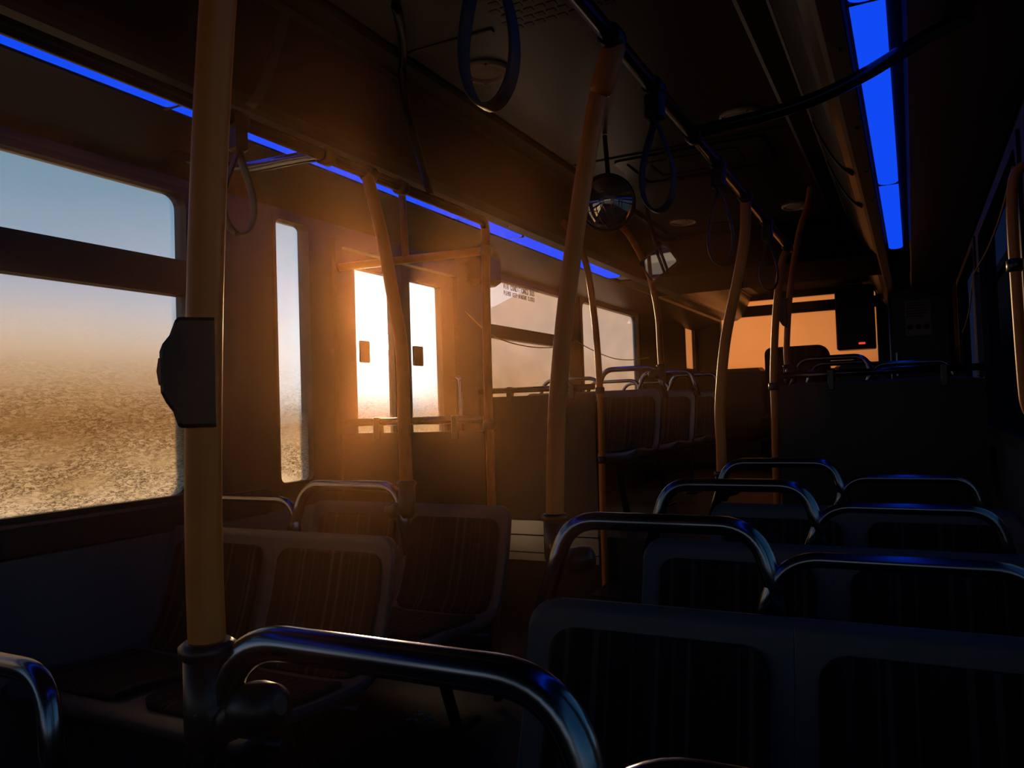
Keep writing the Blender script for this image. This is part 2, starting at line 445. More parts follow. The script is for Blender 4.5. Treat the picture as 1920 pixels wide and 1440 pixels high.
# ------------------------------------------------------------------ windows
def window(n, wall, hole, pane_mat, frame_mat=M['sill'], bars=(), r=.05, fw=.035, parts=True, plane=None):
    y0, y1, z0, z1 = hole
    if wall == 'l': fn, d = Xfn(XL - .045), (.0, .055)
    elif wall == 'r': fn, d = Xfn(XR + .045), (-.055, .0)
    elif wall == 'b': fn, d = Yfn(YB + .045), (-.055, .0)
    else: fn, d = Yfn(YF - .045), (.0, .055)
    root = structure(MB().ring(rrect(y0, y1, z0, z1, .002), rrect(y0 + fw, y1 - fw, z0 + fw, z1 - fw, r), fn, d[0], d[1]).build('window_%d' % n, frame_mat))
    MB().prism(rrect(y0 + fw * .6, y1 - fw * .6, z0 + fw * .6, z1 - fw * .6, .01), fn, (d[0] + d[1]) / 2 - .002, (d[0] + d[1]) / 2 + .002).build('pane', pane_mat, root)
    for b in bars:
        MB().prism(rrect(b[0], b[1], b[2], b[3], .004), fn, d[0] + .004 if wall in 'l' else d[0] + .004, d[1] - .004).build('window_bar', frame_mat, root)
    return root
w1 = window(1, 'l', LW[1], GL['big'], bars=[(.05, 1.80, 1.485, 1.600)], r=.045, fw=.022)
window(2, 'l', LW[2], GL['clear'], bars=[(-1.75, -.05, 1.485, 1.60)])
w3 = window(3, 'l', LW[3], GL['door'], M['pillar'], r=.025, fw=.014)
w4 = window(4, 'l', LW[4], GL['mid'], M['pillar'], bars=[(3.78, 4.98, 1.49, 1.565)], r=.04, fw=.03)
window(5, 'l', LW[5], GL['mid'], M['pillar'], r=.06, fw=.04)
window(6, 'l', LW[6], GL['rear'], M['darktrim'], r=.02, fw=.03)
window(7, 'l', LW[7], GL['clear'])
for k in (8, 9, 10, 11, 12):
    window(k, 'r', RW[k], GL['tint'] if k > 10 else GL['clear'], M['sill'], r=.05)
wr = window(13, 'b', RWIN, GL['rear'], M['darktrim'], bars=[(-1.86, -.28, 1.99, 2.10)], r=.03, fw=.015)
window(14, 'f', FWIN, GL['clear'])

# ------------------------------------------------------------------ the door
door = bpy.data.objects.new('door_1', None); COL.objects.link(door); door.location = (XL, 3.0, 0); structure(door)
fn = Xfn(XL - .05)
MB().ring(rrect(DOOR[0] - .01, DOOR[1] + .01, 0.0, 1.81, .002), rrect(DOOR[0] + .03, DOOR[1] - .03, .03, 1.78, .01), fn, 0, .07).build('door_frame', M['door'], door)
for (a, b), (pa, pb), (sa, sb) in (((2.555, 3.008), (2.66, 2.935), (2.70, 2.765)), ((3.012, 3.465), (3.07, 3.345), (3.105, 3.185))):
    lf = MB().ring(rrect(a, b, .035, 1.775, .004), rrect(pa, pb, .30, 1.71, .012), fn, .01, .045).build('door_leaf', M['door'], door)
    MB().prism(rrect(pa - .01, pb + .01, .29, 1.72, .01), fn, .022, .027).build('pane', GL['door'], lf)
    MB().prism(rrect(sa, sb, 1.305, 1.40, .006), fn, .028, .036).build('notice_plate', M['darktrim'], lf)
    MB().tube(fillet([(XL - .0, b - .05, .75), (XL + .05, b - .05, .75), (XL + .05, b - .05, 1.25), (XL, b - .05, 1.25)], .03), .014).build('door_handle', M['steel'], lf)

# ------------------------------------------------------------------ ceiling fittings
def speaker(x, y, label):
    t = thing('ceiling_speaker', (x, y, ZC), label, 'speaker', 'round ceiling speakers')
    MB().lathe([(.085, 0.001), (.085, -.008), (.078, -.013), (.066, -.012), (.064, -.004), (.064, .001)], (x, y, ZC), seg=36).build('rim', M['white'], t)
    g = MB().lathe([(.064, -.003), (.045, -.009), (.02, -.011)], (x, y, ZC), seg=36, cap0=False)
    for i in range(1, 5):
        g.lathe([(.0145 * i, -.0125 + .0005 * i), (.0145 * i - .003, -.0135 + .0005 * i)], (x, y, ZC), seg=30, cap0=False, cap1=False)
    g.build('grille', M['white'], t)
    for a in (.5, 2.1, 3.7, 5.2):
        MB().lathe([(.005, -.010), (.004, -.015)], (x + .077 * math.cos(a), y + .077 * math.sin(a), ZC), seg=8).build('screw', M['darkmetal'], t)
    return t
speaker(-1.24, 2.30, 'round ceiling speaker behind the large near strap loop')
speaker(-1.24, 4.86, 'round ceiling speaker above the tilted rectangular mirror, far left')
speaker(-.565, 4.86, 'round ceiling speaker catching warm light, far right')
speaker(-.565, 3.19, 'dim round ceiling speaker near the long curved bar')

def seam(y, label, x1=-.415):
    tag(MB().bbox(-1.395, x1, y - .012, y + .012, ZC - .006, ZC + .001, .003).build('ceiling_seam_strip', M['ceiling']), label, 'strip', 'ceiling seam strips')
seam(2.06, 'thin strip across the ceiling just behind the near strap loop', -1.08)
seam(3.43, 'thin strip across the ceiling in front of the square hatch')
seam(5.03, 'thin strip across the ceiling beyond the hatch, at the far speakers')

gr = thing('air_vent', (-.83, 1.6, ZC), 'dark slotted air vent in the ceiling at the top of the picture', 'vent')
MB().bbox(-1.05, -.60, 1.15, 2.13, ZC - .006, ZC + .001, .003).build('vent_plate', M['ceiling'], gr)
mb = MB()
for i in range(24):
    for j in range(12):
        y = 1.17 + i * .039; x = -1.035 + j * .036 + (.018 if i % 2 else 0)
        if x + .026 < -.61: mb.box(x, x + .026, y, y + .02, ZC - .0075, ZC - .004)
mb.build('vent_slots', M['darktrim'], gr)

ht = thing('roof_hatch', (-.87, 3.68, ZC), 'square roof hatch with raised rounded frame in the ceiling', 'hatch')
MB().ring(rrect(-1.21, -.53, 3.46, 3.92, .04), rrect(-1.16, -.58, 3.50, 3.88, .03), Zfn(ZC), -.012, .001).build('hatch_frame', M['cove'], ht)
MB().prism(rrect(-1.17, -.57, 3.49, 3.89, .03), Zfn(ZC), -.004, .001).build('hatch_lid', M['ceiling'], ht)
MB().ring(rrect(-1.08, -.66, 3.56, 3.82, .03), rrect(-1.065, -.675, 3.575, 3.805, .025), Zfn(ZC), -.009, .0).build('lid_rib', M['cove'], ht)

# dark conduit that runs over the ceiling edge and down the cove to the left rail
tag(MB().tube(catmull([(-1.24, 1.78, 2.219), (-1.33, 1.94, 2.217), (-1.405, 2.05, 2.203), (-1.43, 2.08, 2.16), (-1.425, 2.10, 2.05), (-1.40, 2.13, 1.90), (-1.375, 2.14, 1.79)], 6), .013).build('conduit', M['darkmetal']),
    'dark bent tube dropping from the ceiling edge to the left grab rail', 'tube')

# ------------------------------------------------------------------ grab rails
RX, LX, RZ = -.480, -1.385, 1.78
def clamp_ring(x, y, z, axis, r=.024, w=.02):
    return MB().lathe([(r - .004, -w), (r, -w + .004), (r, w - .004), (r - .004, w)], (x, y, z), axis, seg=20)
rr = thing('grab_rail', (RX, 1.5, RZ), 'long dark overhead grab rail on the right with hanging straps', 'rail')
MB().tube([(RX, YF + .3, RZ), (RX, 3.80, RZ)], .0165, 18).build('rail_tube', M['rail'], rr)
for y in (1.40, 2.02, 2.72, 3.72): clamp_ring(RX, y, RZ, (0, 1, 0)).build('rail_clamp', M['darkmetal'], rr)
MB().tube(catmull([(-.48, 2.02, 1.785), (-.40, 2.02, 1.79), (-.28, 2.02, 1.797), (-.17, 2.02, 1.815), (-.07, 2.02, 1.846), (.02, 2.02, 1.885), (.10, 2.02, 1.917), (.20, 2.02, 1.938), (.298, 2.02, 1.95)], 6), .0165, 16).build('brace', M['rail'], rr, label='dark curved bar bowing from the rail up to the right wall')
lr = thing('grab_rail', (LX, 1.3, RZ), 'overhead grab rail on the left running along the blue light to the door guard', 'rail')
MB().tube(fillet([(LX, YF + .3, RZ), (LX, 2.53, RZ), (LX - .008, 2.535, 1.70)], .05), .0165, 18).build('rail_tube', M['rail'], lr)
for y in (1.64, 1.83, 1.99): clamp_ring(LX, y, RZ, (0, 1, 0)).build('rail_clamp', M['darkmetal'], lr)
MB().tube(catmull([(LX, 1.64, 1.785), (-1.46, 1.65, 1.795), (-1.537, 1.655, 1.80), (-1.69, 1.66, 1.808), (-1.80, 1.66, 1.83), (-1.92, 1.66, 1.872), (-2.095, 1.66, 1.95)], 6), .0165, 16).build('brace', M['steel'], lr, label='bent steel bar bowing from the rail to the left wall')

# ------------------------------------------------------------------ yellow stanchion poles
def pole(label, path, r=.018, collar=None, clamp_to=None, top=None, low=None, clamps=(), name='stanchion_pole', m=None):
    pts = catmull(path, 8)
    t = thing(name, path[0], label, 'pole', 'yellow stanchion poles')
    MB().tube(pts, r, 20).build('pole_tube', m or M['yellow'], t)
    b = Vector(path[0])
    if collar:
        mb = MB().lathe([(r + .004, .012), (r + .009, .008), (r + .009, .0), (r + .004, -.004), (r + .004, -.055)], b, seg=22)
        mb.lathe([(r + .005, -.004), (r + .005, -.075), (r - .003, -.09)], b, seg=22)
        mb.build('base_collar', M['rubber'], t)
        if clamp_to:
            c = Vector(clamp_to); q = b + Vector((0, 0, -.06))
            mb = MB().tube(catmull([q + Vector((0, 0, .012)), q.lerp(c, .35) + Vector((0, 0, -.004)), q.lerp(c, .7), c], 5), lambda u: .022 - .003 * math.sin(u * 3.14), 16)
            mb.lathe([(.008, -.032), (.019, -.027), (.024, -.011), (.025, 0), (.024, .011), (.019, .027), (.008, .032)], c, (1, 0, .25), seg=20)
            mb.build('ball_clamp', M['rubber'], t)
    if top:
        c = Vector(path[-1])
        MB().lathe([(r + .002, -.09), (r + .005, -.08), (r + .005, .0), (r + .001, .008)], c + Vector((0, 0, -.012)), Vector(path[-1]) - Vector(path[-2]), seg=20).build('top_sleeve', M['yellow'], t)
    for z in clamps:
        i = min(range(len(pts)), key=lambda k: abs(pts[k].z - z))
        MB().lathe([(r + .001, -.018), (r + .007, -.014), (r + .007, .014), (r + .001, .018)], pts[i], seg=18).build('clamp', M['darkmetal'], t)
    return t

K = .885
def toward(p): return (p[0] * K, p[1] * K, 1.08 + (p[2] - 1.08) * K)
pole('thick yellow pole nearest the camera before the big left window, with stop button box',
     [toward(p) for p in ((-.668, .585, .836), (-.676, .59, .93), (-.676, .592, 1.06), (-.669, .594, 1.25), (-.655, .597, 1.45))] + [(-.562, .53, 1.54), (-.52, .53, 1.66), (RX, .53, RZ)],
     r=.0168, collar=True, clamp_to=(-.545, .530, .815))
pole('curved yellow pole in the middle of the picture rising to the right grab rail',
     [(-.636, 1.405, .862), (-.634, 1.41, .95), (-.625, 1.415, 1.10), (-.600, 1.42, 1.295), (-.557, 1.42, 1.52), (-.515, 1.42, 1.70), (RX, 1.41, RZ)], collar=True, clamp_to=(-.560, 1.335, .80), top=True)
pole('yellow pole on the right seats beyond the middle pole, left of the rear window',
     [(-.603, 2.745, .830), (-.602, 2.75, .93), (-.600, 2.75, 1.07), (-.573, 2.75, 1.29), (-.520, 2.75, 1.51), (-.490, 2.74, 1.65), (RX, 2.73, RZ)], collar=True, clamp_to=(-.56, 2.69, .79))
pole('yellow pole in front of the door, hiding the sun edge, on the left seats',
     [(-1.238, 1.765, .885), (-1.240, 1.765, 1.0), (-1.240, 1.765, 1.15), (-1.243, 1.765, 1.27), (-1.268, 1.77, 1.40), (-1.315, 1.79, 1.58), (LX, 1.82, RZ)], collar=True, clamp_to=(-1.275, 1.765, .815))
pole('straight yellow pole at the aisle end of the door guard panel',
     [(-1.400, 2.535, .02), (-1.400, 2.535, .8), (-1.400, 2.535, 1.2), (-1.396, 2.535, 1.55), (-1.388, 2.53, 1.70), (LX - .004, 2.53, 1.775)], r=.0165, clamps=(1.045, 1.67))
pole('thin curved yellow pole at the aisle end of the panel behind the door',
     [(-1.410, 3.70, .02), (-1.410, 3.70, .58), (-1.402, 3.70, 1.0), (-1.402, 3.70, 1.19), (-1.416, 3.70, 1.52), (-1.455, 3.70, 1.82), (-1.54, 3.70, 2.0), (-1.600, 3.70, 2.06)], r=.0165, clamps=(.81, 1.16))
pole('yellow pole at the aisle end of the wide dark panel on the right',
     [(-.585, 3.80, .02), (-.585, 3.80, .74), (-.576, 3.79, 1.05), (-.574, 3.79, 1.21), (-.550, 3.79, 1.5), (-.514, 3.785, 1.72), (RX, 3.78, 1.785)], r=.017, clamps=(.78, 1.15))
pole('yellow pole with a small dark box in front of the rear window',
     [(-.600, 4.45, 1.262), (-.602, 4.45, 1.35), (-.590, 4.45, 1.5), (-.576, 4.45, 1.63), (-.545, 4.45, 1.82), (-.505, 4.45, 2.0), (-.462, 4.45, 2.12), (-.44, 4.45, 2.225)], r=.017, collar=True, clamp_to=(-.575, 4.42, 1.24))
pole('yellow pole arching up to the left below the round mirror, far left seats',
     [(-1.286, 4.40, 1.30), (-1.288, 4.40, 1.4), (-1.291, 4.40, 1.57), (-1.310, 4.40, 1.72), (-1.343, 4.40, 1.854), (-1.40, 4.40, 1.99), (-1.46, 4.40, 2.10), (-1.53, 4.40, 2.17)], collar=True, clamp_to=(-1.33, 4.39, 1.26))
pole('orange lit pole on the right wall at the picture edge',
     [(.292, 2.52, 1.0), (.272, 2.52, 1.04), (.266, 2.52, 1.12), (.262, 2.52, 1.4), (.262, 2.52, 1.58), (.272, 2.52, 1.67), (.296, 2.52, 1.70)], r=.014, clamps=(1.43,))

# stop button box on the near pole
bc = Vector((-.594, .524, 1.124))
bd = Vector((-.66, -.75, 0)).normalized(); bn = Vector((.75, -.66, 0)).normalized()
bf = lambda u, v, d: bc + bd * u + bn * d + Vector((0, 0, v))
sb = thing('stop_button_box', bc - Vector((0, 0, .06)), 'grey box with a red stop button on the thick front pole', 'button box')
out = [(-.009, -.051), (.021, -.051), (.024, -.049), (.028, -.036), (.034, -.027), (.038, -.018), (.0385, .0), (.0385, .019), (.036, .026), (.030, .034), (.025, .048), (.022, .051), (-.009, .051)]
MB().loft([[bf(u * k, v * k, d) for u, v in out] for d, k in ((-.024, .93), (-.020, 1.), (.016, 1.), (.020, .93))], True, True, smooth=False).build('housing', M['greybox'], sb)
MB().loft([[bf(u, v, d) for u, v in ((.034, -.012), (.0395, -.011), (.0412, .001), (.0395, .013), (.034, .014))] for d in (-.0215, .0175)], True, True, smooth=False).build('button', M['red'], sb)
# small button box on the far pole
sb2 = thing('stop_button_box', (-.60, 4.42, 1.47), 'small dark button box on the pole before the rear window', 'button box')
MB().loft([[(x, y, z) for x, z in ((-.59, 1.47), (-.612, 1.485), (-.632, 1.52), (-.632, 1.60), (-.615, 1.63), (-.59, 1.635))] for y in (4.405, 4.44)], True, True, smooth=False).build('housing', M['rubber'], sb2)
MB().bbox(-.638, -.628, 4.41, 4.435, 1.535, 1.575, .002).build('button', M['rubber'], sb2)

# ------------------------------------------------------------------ hanging straps
def strap(x, y, zr, length, w, label, band=.016, tilt=0.):
    t = thing('hanging_strap', (x, y, zr), label, 'strap', 'hanging strap loops')
    mb = MB()
    mb.lathe([(.019, -.022), (.023, -.018), (.023, .018), (.019, .022)], (x, y, zr), (0, 1, 0), seg=18)
    mb.bbox(x - .02, x + .02, y - .018, y + .018, zr - .075, zr - .012, .006)
    mb.build('strap_holder', M['rubber'], t)
    c, s = math.cos(tilt), math.sin(tilt)
    zt = zr - .07; h = length - .07
    pts = []
    for k in range(41):
        u = k / 40
        a = math.pi * 2 * u
        # teardrop: narrow at the top, round at the bottom
        zz = .5 * (1 + math.cos(a)); px = math.sin(a) * w * (1 - zz ** 1.6 * .93) ** .9
        pts.append((x + px * c, y + px * s, zt - h * (1 - zz)))
    MB().tube(pts, .01, flat=(band, .0028, (-s, c, 0))).build('loop', M['strap'], t)
    return t
strap(RX, .90, RZ, .30, .048, 'large blue-black strap loop hanging at the top of the picture, nearest the camera', .014)
strap(RX, 1.67, RZ, .275, .045, 'second strap loop along the right rail, right of the middle pole')
strap(RX, 2.30, RZ, .30, .045, 'third strap loop along the right rail, in front of the yellow pole', .013)
strap(RX, 3.16, RZ, .27, .042, 'farthest strap loop along the right rail, before the rear poles', .013)
strap(LX, 1.33, RZ, .27, .045, 'strap loop on the left rail just right of the thick front pole', .016, 1.2)

# ------------------------------------------------------------------ seats
PROF = [(0, .752), (-.018, .66), (-.045, .56), (-.082, .465), (-.118, .418), (-.175, .402), (-.30, .406), (-.43, .418), (-.505, .414), (-.530, .385)]
PP = catmull([(0, y, z) for y, z in PROF], 6)
PLEN = [0]
for a, b in zip(PP[:-1], PP[1:]): PLEN.append(PLEN[-1] + (b - a).length)
PL = PLEN[-1]
def prof_at(s):
    s = max(0, min(PL, s))
    for i in range(len(PLEN) - 1):
        if PLEN[i + 1] >= s:
            t = (s - PLEN[i]) / max(1e-9, PLEN[i + 1] - PLEN[i])
            p = PP[i].lerp(PP[i + 1], t); d = (PP[i + 1] - PP[i]).normalized()
            if i + 2 < len(PP) and i > 0:
                d = ((PP[i + 1] - PP[i]).normalized() * (1 - abs(t - .5)) + (PP[min(i + 2, len(PP) - 1)] - PP[i - 1]).normalized()).normalized()
            return p, Vector((0, d.z, -d.y)) if False else Vector((0, d.z, -d.y)) * -1 if False else Vector((0, d.z, -d.y))
    return PP[-1], Vector((0, 0, 1))

def sheet(cx, hw, u0, s0, s1, off_front, off_back, rc0, rc1, nu=25, ns=34, bulge=0., side=0):
    """a moulded sheet following the seat profile; rounded at both ends"""
    front, back = [], []
    for i in range(ns + 1):
        rowf, rowb = [], []
        for j in range(nu):
            u = math.sin(math.pi / 2 * (-1 + 2 * j / (nu - 1)))
            au = abs(u) * u0
            k = max(0, (abs(u) - .78) / .22) if side == 0 or u * side > 0 else 0.
            dr0 = rc0 * (1 - math.sqrt(max(0, 1 - k * k))); dr1 = rc1 * (1 - math.sqrt(max(0, 1 - k * k)))
            a, b = s0 + dr0, s1 - dr1
            s = a + (b - a) * i / ns
            p, n = prof_at(s)
            if n.y > 0 and n.z < .2 or n.z < -.01: n = -n
            dish = .022 * au ** 3 if side == 0 or u * side > 0 else 0.
            pil = bulge * (1 - abs(u) ** 6) * (1 - abs(2 * i / ns - 1) ** 8)
            q = Vector((cx + u * hw * u0, p.y, p.z))
            rowf.append(q + n * (dish + off_front + pil)); rowb.append(q + n * (dish + off_back))
        front.append(rowf); back.append(rowb)
    mb = MB()
    W = nu
    vs = [p for r in front for p in r] + [p for r in back for p in r]; o = (ns + 1) * W
    fs = []
    for i in range(ns):
        for j in range(W - 1):
            a = i * W + j
            fs.append((a, a + 1, a + W + 1, a + W)); fs.append((o + a, o + a + W, o + a + W + 1, o + a + 1))
    for i in range(ns):
        fs.append((i * W, (i + 1) * W, o + (i + 1) * W, o + i * W)); a = i * W + W - 1
        fs.append((a, o + a, o + a + W, a + W))
    for j in range(W - 1):
        fs.append((j, o + j, o + j + 1, j + 1)); a = ns * W + j
        fs.append((a, a + 1, o + a + 1, o + a))
    return mb.add(vs, fs, True)

def hoop(x0, x1, ztop, zlow, y0, y1, spread0, spread1, r=.0145, fr=.06):
    return MB().tube(fillet([(x0 - spread0, y0, zlow), (x0, y1, ztop), (x1, y1, ztop), (x1 + spread1, y0, zlow)], fr, 9), r, 16)

def make_seat(aisle, label, handles=True):
    """double seat; origin on the floor under the top edge of the backrest; aisle = +1 / -1 side of the aisle"""
    t = thing('transit_seat', (0, 0, 0), label, 'seat', 'double bus seats in rows')
    for sx in (-1, 1):
        cx = sx * .213
        sh = sheet(sx * .2155, .2155, 1., 0, PL, .0, -.026, .05, .05, side=sx).build('seat_shell', M['shell'], t)
        sheet(cx, .217, .82, .046, .385, .010, -.004, .04, .03, bulge=.004).build('backrest_pad', M['fabric'], sh)
        sheet(cx, .217, .80, .415, PL - .055, .010, -.004, .03, .03, bulge=.006).build('cushion_pad', M['fabric'], sh)
    A = aisle
    if handles:
        xa, xb = sorted((A * .39, A * .06))
        s0, s1 = (.05, .05)
        hoop(xa, xb, .878, .70, .035, .060, s0, s1, r=.0158).build('grab_handle', M['steel'], t, label='bent steel grab handle over the aisle half')
        xa, xb = sorted((-A * .32, A * .02))
        hoop(xa, xb, .832, .70, .035, .050, .05, .03, r=.012).build('window_side_handle', M['steel'], t, label='lower grab handle over the window half')
    MB().tube([(-.42, -.16, .35), (.42, -.16, .35)], .018).build('cross_beam', M['darkmetal'], t)
    MB().tube([(-.42, -.42, .365), (.42, -.42, .365)], .018).build('front_beam', M['darkmetal'], t)
    MB().tube(fillet([(A * .22, -.06, .0), (A * .22, -.20, .35), (A * .22, -.45, .36)], .04), .02).build('leg', M['darkmetal'], t)
    MB().bbox(A * .22 - .04, A * .22 + .04, -.16, .04, 0, .012, .004).build('foot_plate', M['darkmetal'], t)
    return t
pl = make_seat(1, 'grey double seat with striped pads on the left, in front of the door pole')
pl.location = (-1.665, 1.715, 0)
pr = make_seat(-1, 'nearest dark seat row on the right, its big steel handle along the bottom')
pr.location = (-.175, .470, 0)
plain = make_seat(1, 'grey double seat on the left against the door guard panel, second row from the front', False)
plain.location = (-1.665, 2.375, 0)
def seat(proto, x, y, z, label):
    c = copy_tree(proto); c.location = (x, y, z); c['label'] = label; return c
seat(pl, -1.45, .600, -.135, 'seat at the lower left corner showing only its steel handle')
seat(pl, -1.70, 4.345, .42, 'raised seat row behind the door, framed by the thin curved yellow pole')
seat(pl, -1.70, 5.12, .42, 'second raised seat row on the far left, behind the round base pole')
seat(pl, -1.70, 5.86, .42, 'third raised seat row on the far left, mostly hidden')
seat(pr, -.175, 1.245, 0, 'dark double seat on the right whose wide frame fills the lower right')
seat(pr, -.175, 1.885, 0, 'dark double seat on the right, third row from the camera')
seat(pr, -.175, 2.60, 0, 'dark double seat on the right, last before the wide dark panel')
seat(pr, -.155, 4.40, .42, 'raised seat row on the right just behind the wide dark panel')
seat(pr, -.155, 5.10, .42, 'second raised seat row on the right before the rear window')

# ------------------------------------------------------------------ panels beside the doors
def side_panel(label, x0, x1, y, z0, z1, zrail, kick=None, bars=()):
    t = thing('modesty_panel', ((x0 + x1) / 2, y, z0), label, 'panel', 'modesty panels')
    MB().prism(rrect(x0, x1, z0, z1, .02), Yfn(y), -.010, .010).build('panel_board', M['board'], t)
    MB().tube([(x0, y, zrail), (x1, y, zrail)], .015, 16).build('top_rail', M['rail'], t)
    for u in (.28, .82):
        xx = x0 + (x1 - x0) * u
        MB().bbox(xx - .014, xx + .014, y - .02, y + .02, z1 - .03, zrail + .018, .004).build('rail_bracket', M['darkmetal'], t)
    if kick:
        for a, b in kick: MB().bbox(x0, x1, y - .016, y - .008, a, b, .002).build('kick_plate', M['alu'], t, label='bare metal kick plate')
    for b in bars: MB().tube(b, .016, 16).build('upper_bar', M['yellow'], t)
    return t
side_panel('brown guard panel with rails between the left seats and the door', XL + .005, -1.42, 2.535, .10, 1.005, 1.048,
           bars=[[(XL + .002, 2.535, 1.69), (-1.42, 2.535, 1.675)]])
side_panel('dark panel with metal kick plate behind the door, in front of the raised left seats', XL + .005, -1.43, 3.695, .50, 1.150, 1.182,
           kick=[(.425, .50), (.335, .42), (.29, .33)])
side_panel('wide dark panel with a top rail on the right, in front of the raised seats', -.56, .27, 3.80, .05, 1.15, 1.195)
# short upright of the door guard
tag(MB().tube(catmull([(-1.752, 2.535, 1.69), (-1.752, 2.53, 1.80), (-1.75, 2.52, 1.955)], 6), .014).build('guard_upright', M['yellow']),
    'short upright bar standing on the upper bar of the door guard', 'bar')

# ------------------------------------------------------------------ mirrors, boxes, cords, notices
CAM = Vector((0, 0, 1.08))
def facing(p, target):
    return ((CAM - p).normalized() + (target - p).normalized()).normalized()
p = Vector((-1.085, 3.02, 1.915))
cm = thing('convex_mirror', p, 'round convex mirror with a black rim hanging below the ceiling', 'mirror')
ax = Vector((.12, -.96, -.18)).normalized()
mb = MB().lathe([(.112, -.022), (.119, -.012), (.119, .002), (.114, .008), (.108, .003)], p, ax, seg=40, cap1=False); mb.build('rim', M['rubber'], cm)
R0 = .193
mb = MB().lathe([(R0 * math.sin(a), R0 * math.cos(a) - R0 * math.cos(.60)) for a in [.60 * (1 - k / 10) + .001 for k in range(11)]], p, ax, seg=40, cap0=False)
mb.build('mirror_glass', M['mirror'], cm)
MB().tube(catmull([p - ax * .02, p - ax * .06 + Vector((0, 0, .05)), Vector((p.x - .03, p.y + .09, ZC - .004))], 6), .010).build('bracket', M['rubber'], cm)

p = Vector((-1.14, 3.93, 1.815))
rm = thing('rectangular_mirror', p, 'small tilted rectangular mirror reflecting pale blue light, left of the rear poles', 'mirror')
n_ = facing(p, Vector((-2.1, 1.45, 1.75)))
U = n_.cross(Vector((0, 0, 1))).normalized(); W = U.cross(n_)
a = math.radians(-32); U, W = U * math.cos(a) + W * math.sin(a), W * math.cos(a) - U * math.sin(a)
pf = lambda u, v, d: p + U * u + W * v + n_ * d
MB().ring(rrect(-.088, .088, -.066, .066, .015), rrect(-.080, .080, -.058, .058, .012), pf, -.02, .006).build('frame', M['rubber'], rm)
MB().prism(rrect(-.084, .084, -.062, .062, .014), pf, -.018, .0).build('mirror_glass', M['mirror'], rm)
for k in (-.035, -.015):
    MB().tube(catmull([pf(k - .02, .09, .012), pf(k, .02, .014), pf(k + .03, -.09, .012)], 6), .004, 8).build('cable', M['rubber'], rm)
MB().tube([pf(0, 0, -.02), p + Vector((-.06, .08, .22)), Vector((p.x - .1, p.y + .1, 2.226))], .009).build('bracket', M['rubber'], rm)

db = thing('door_control_box', (-2.03, 3.70, 1.76), 'brown box on the wall at the top left corner of the window with the notice', 'box')
MB().bbox(XL, -1.98, 3.58, 3.79, 1.755, 1.935, .02).build('housing', M['greybox'], db)
MB().bbox(-1.981, -1.975, 3.61, 3.76, 1.78, 1.91, .003).build('cover', M['greybox'], db)

def cord(pts, label):
    tag(MB().tube(catmull(pts, 8), .0035, 8).build('pull_cord', M['cord']), label, 'cord', 'stop request cords along the windows')
xc = XL + .03
cord([(xc, 3.52, 1.60), (xc, 3.80, 1.50), (xc, 4.15, 1.462), (xc, 4.55, 1.468), (xc, 4.9, 1.515), (xc, 5.03, 1.545)], 'yellow pull cord sagging across the window with the notice')
cord([(xc, 5.03, 1.545), (xc, 5.3, 1.50), (xc, 5.75, 1.455), (xc, 6.2, 1.458), (xc, 6.7, 1.50)], 'yellow pull cord sagging across the window behind the thin curved pole')
cord([(XR - .03, 2.53, 1.70), (XR - .03, 2.87, 1.645), (XR - .03, 3.4, 1.62), (XR - .03, 4.18, 1.632)], 'pull cord along the right wall, running from the orange lit pole')
cord([(XR - .03, 4.18, 1.632), (XR - .03, 4.6, 1.50), (XR - .03, 5.2, 1.44)], 'pull cord on the right wall beyond the wide dark panel')
tag(MB().bbox(XR - .035, XR - .001, 4.15, 4.20, 1.16, 1.64, .006).build('window_post', M['coveedge']), 'slim vertical post on the right wall at the end of the pull cord', 'post')

# window lettering
STROKES = {'A': [[(0, 0), (0, .7), (.5, 1), (1, .7), (1, 0)], [(0, .45), (1, .45)]], 'I': [[(.5, 0), (.5, 1)]],
 'R': [[(0, 0), (0, 1), (.8, 1), (1, .8), (.8, .5), (0, .5)], [(.5, .5), (1, 0)]], 'C': [[(1, .8), (.8, 1), (.2, 1), (0, .8), (0, .2), (.2, 0), (.8, 0), (1, .2)]],
 'O': [[(.2, 0), (0, .2), (0, .8), (.2, 1), (.8, 1), (1, .8), (1, .2), (.8, 0), (.2, 0)]], 'N': [[(0, 0), (0, 1), (1, 0), (1, 1)]],
 'D': [[(0, 0), (0, 1), (.7, 1), (1, .75), (1, .25), (.7, 0), (0, 0)]], 'T': [[(0, 1), (1, 1)], [(.5, 1), (.5, 0)]],
 'E': [[(1, 0), (0, 0), (0, 1), (1, 1)], [(0, .5), (.8, .5)]], 'B': [[(0, 0), (0, 1), (.8, 1), (.95, .75), (.8, .5), (0, .5)], [(.8, .5), (1, .25), (.8, 0), (0, 0)]],
 'U': [[(0, 1), (0, .2), (.2, 0), (.8, 0), (1, .2), (1, 1)]], 'S': [[(1, .85), (.8, 1), (.2, 1), (0, .8), (.2, .55), (.8, .45), (1, .2), (.8, 0), (.2, 0), (0, .15)]],
 'P': [[(0, 0), (0, 1), (.8, 1), (1, .8), (1, .65), (.8, .45), (0, .45)]], 'L': [[(0, 1), (0, 0), (1, 0)]], 'K': [[(0, 0), (0, 1)], [(1, 1), (0, .45), (1, 0)]],
 'W': [[(0, 1), (.25, 0), (.5, .7), (.75, 0), (1, 1)]]}
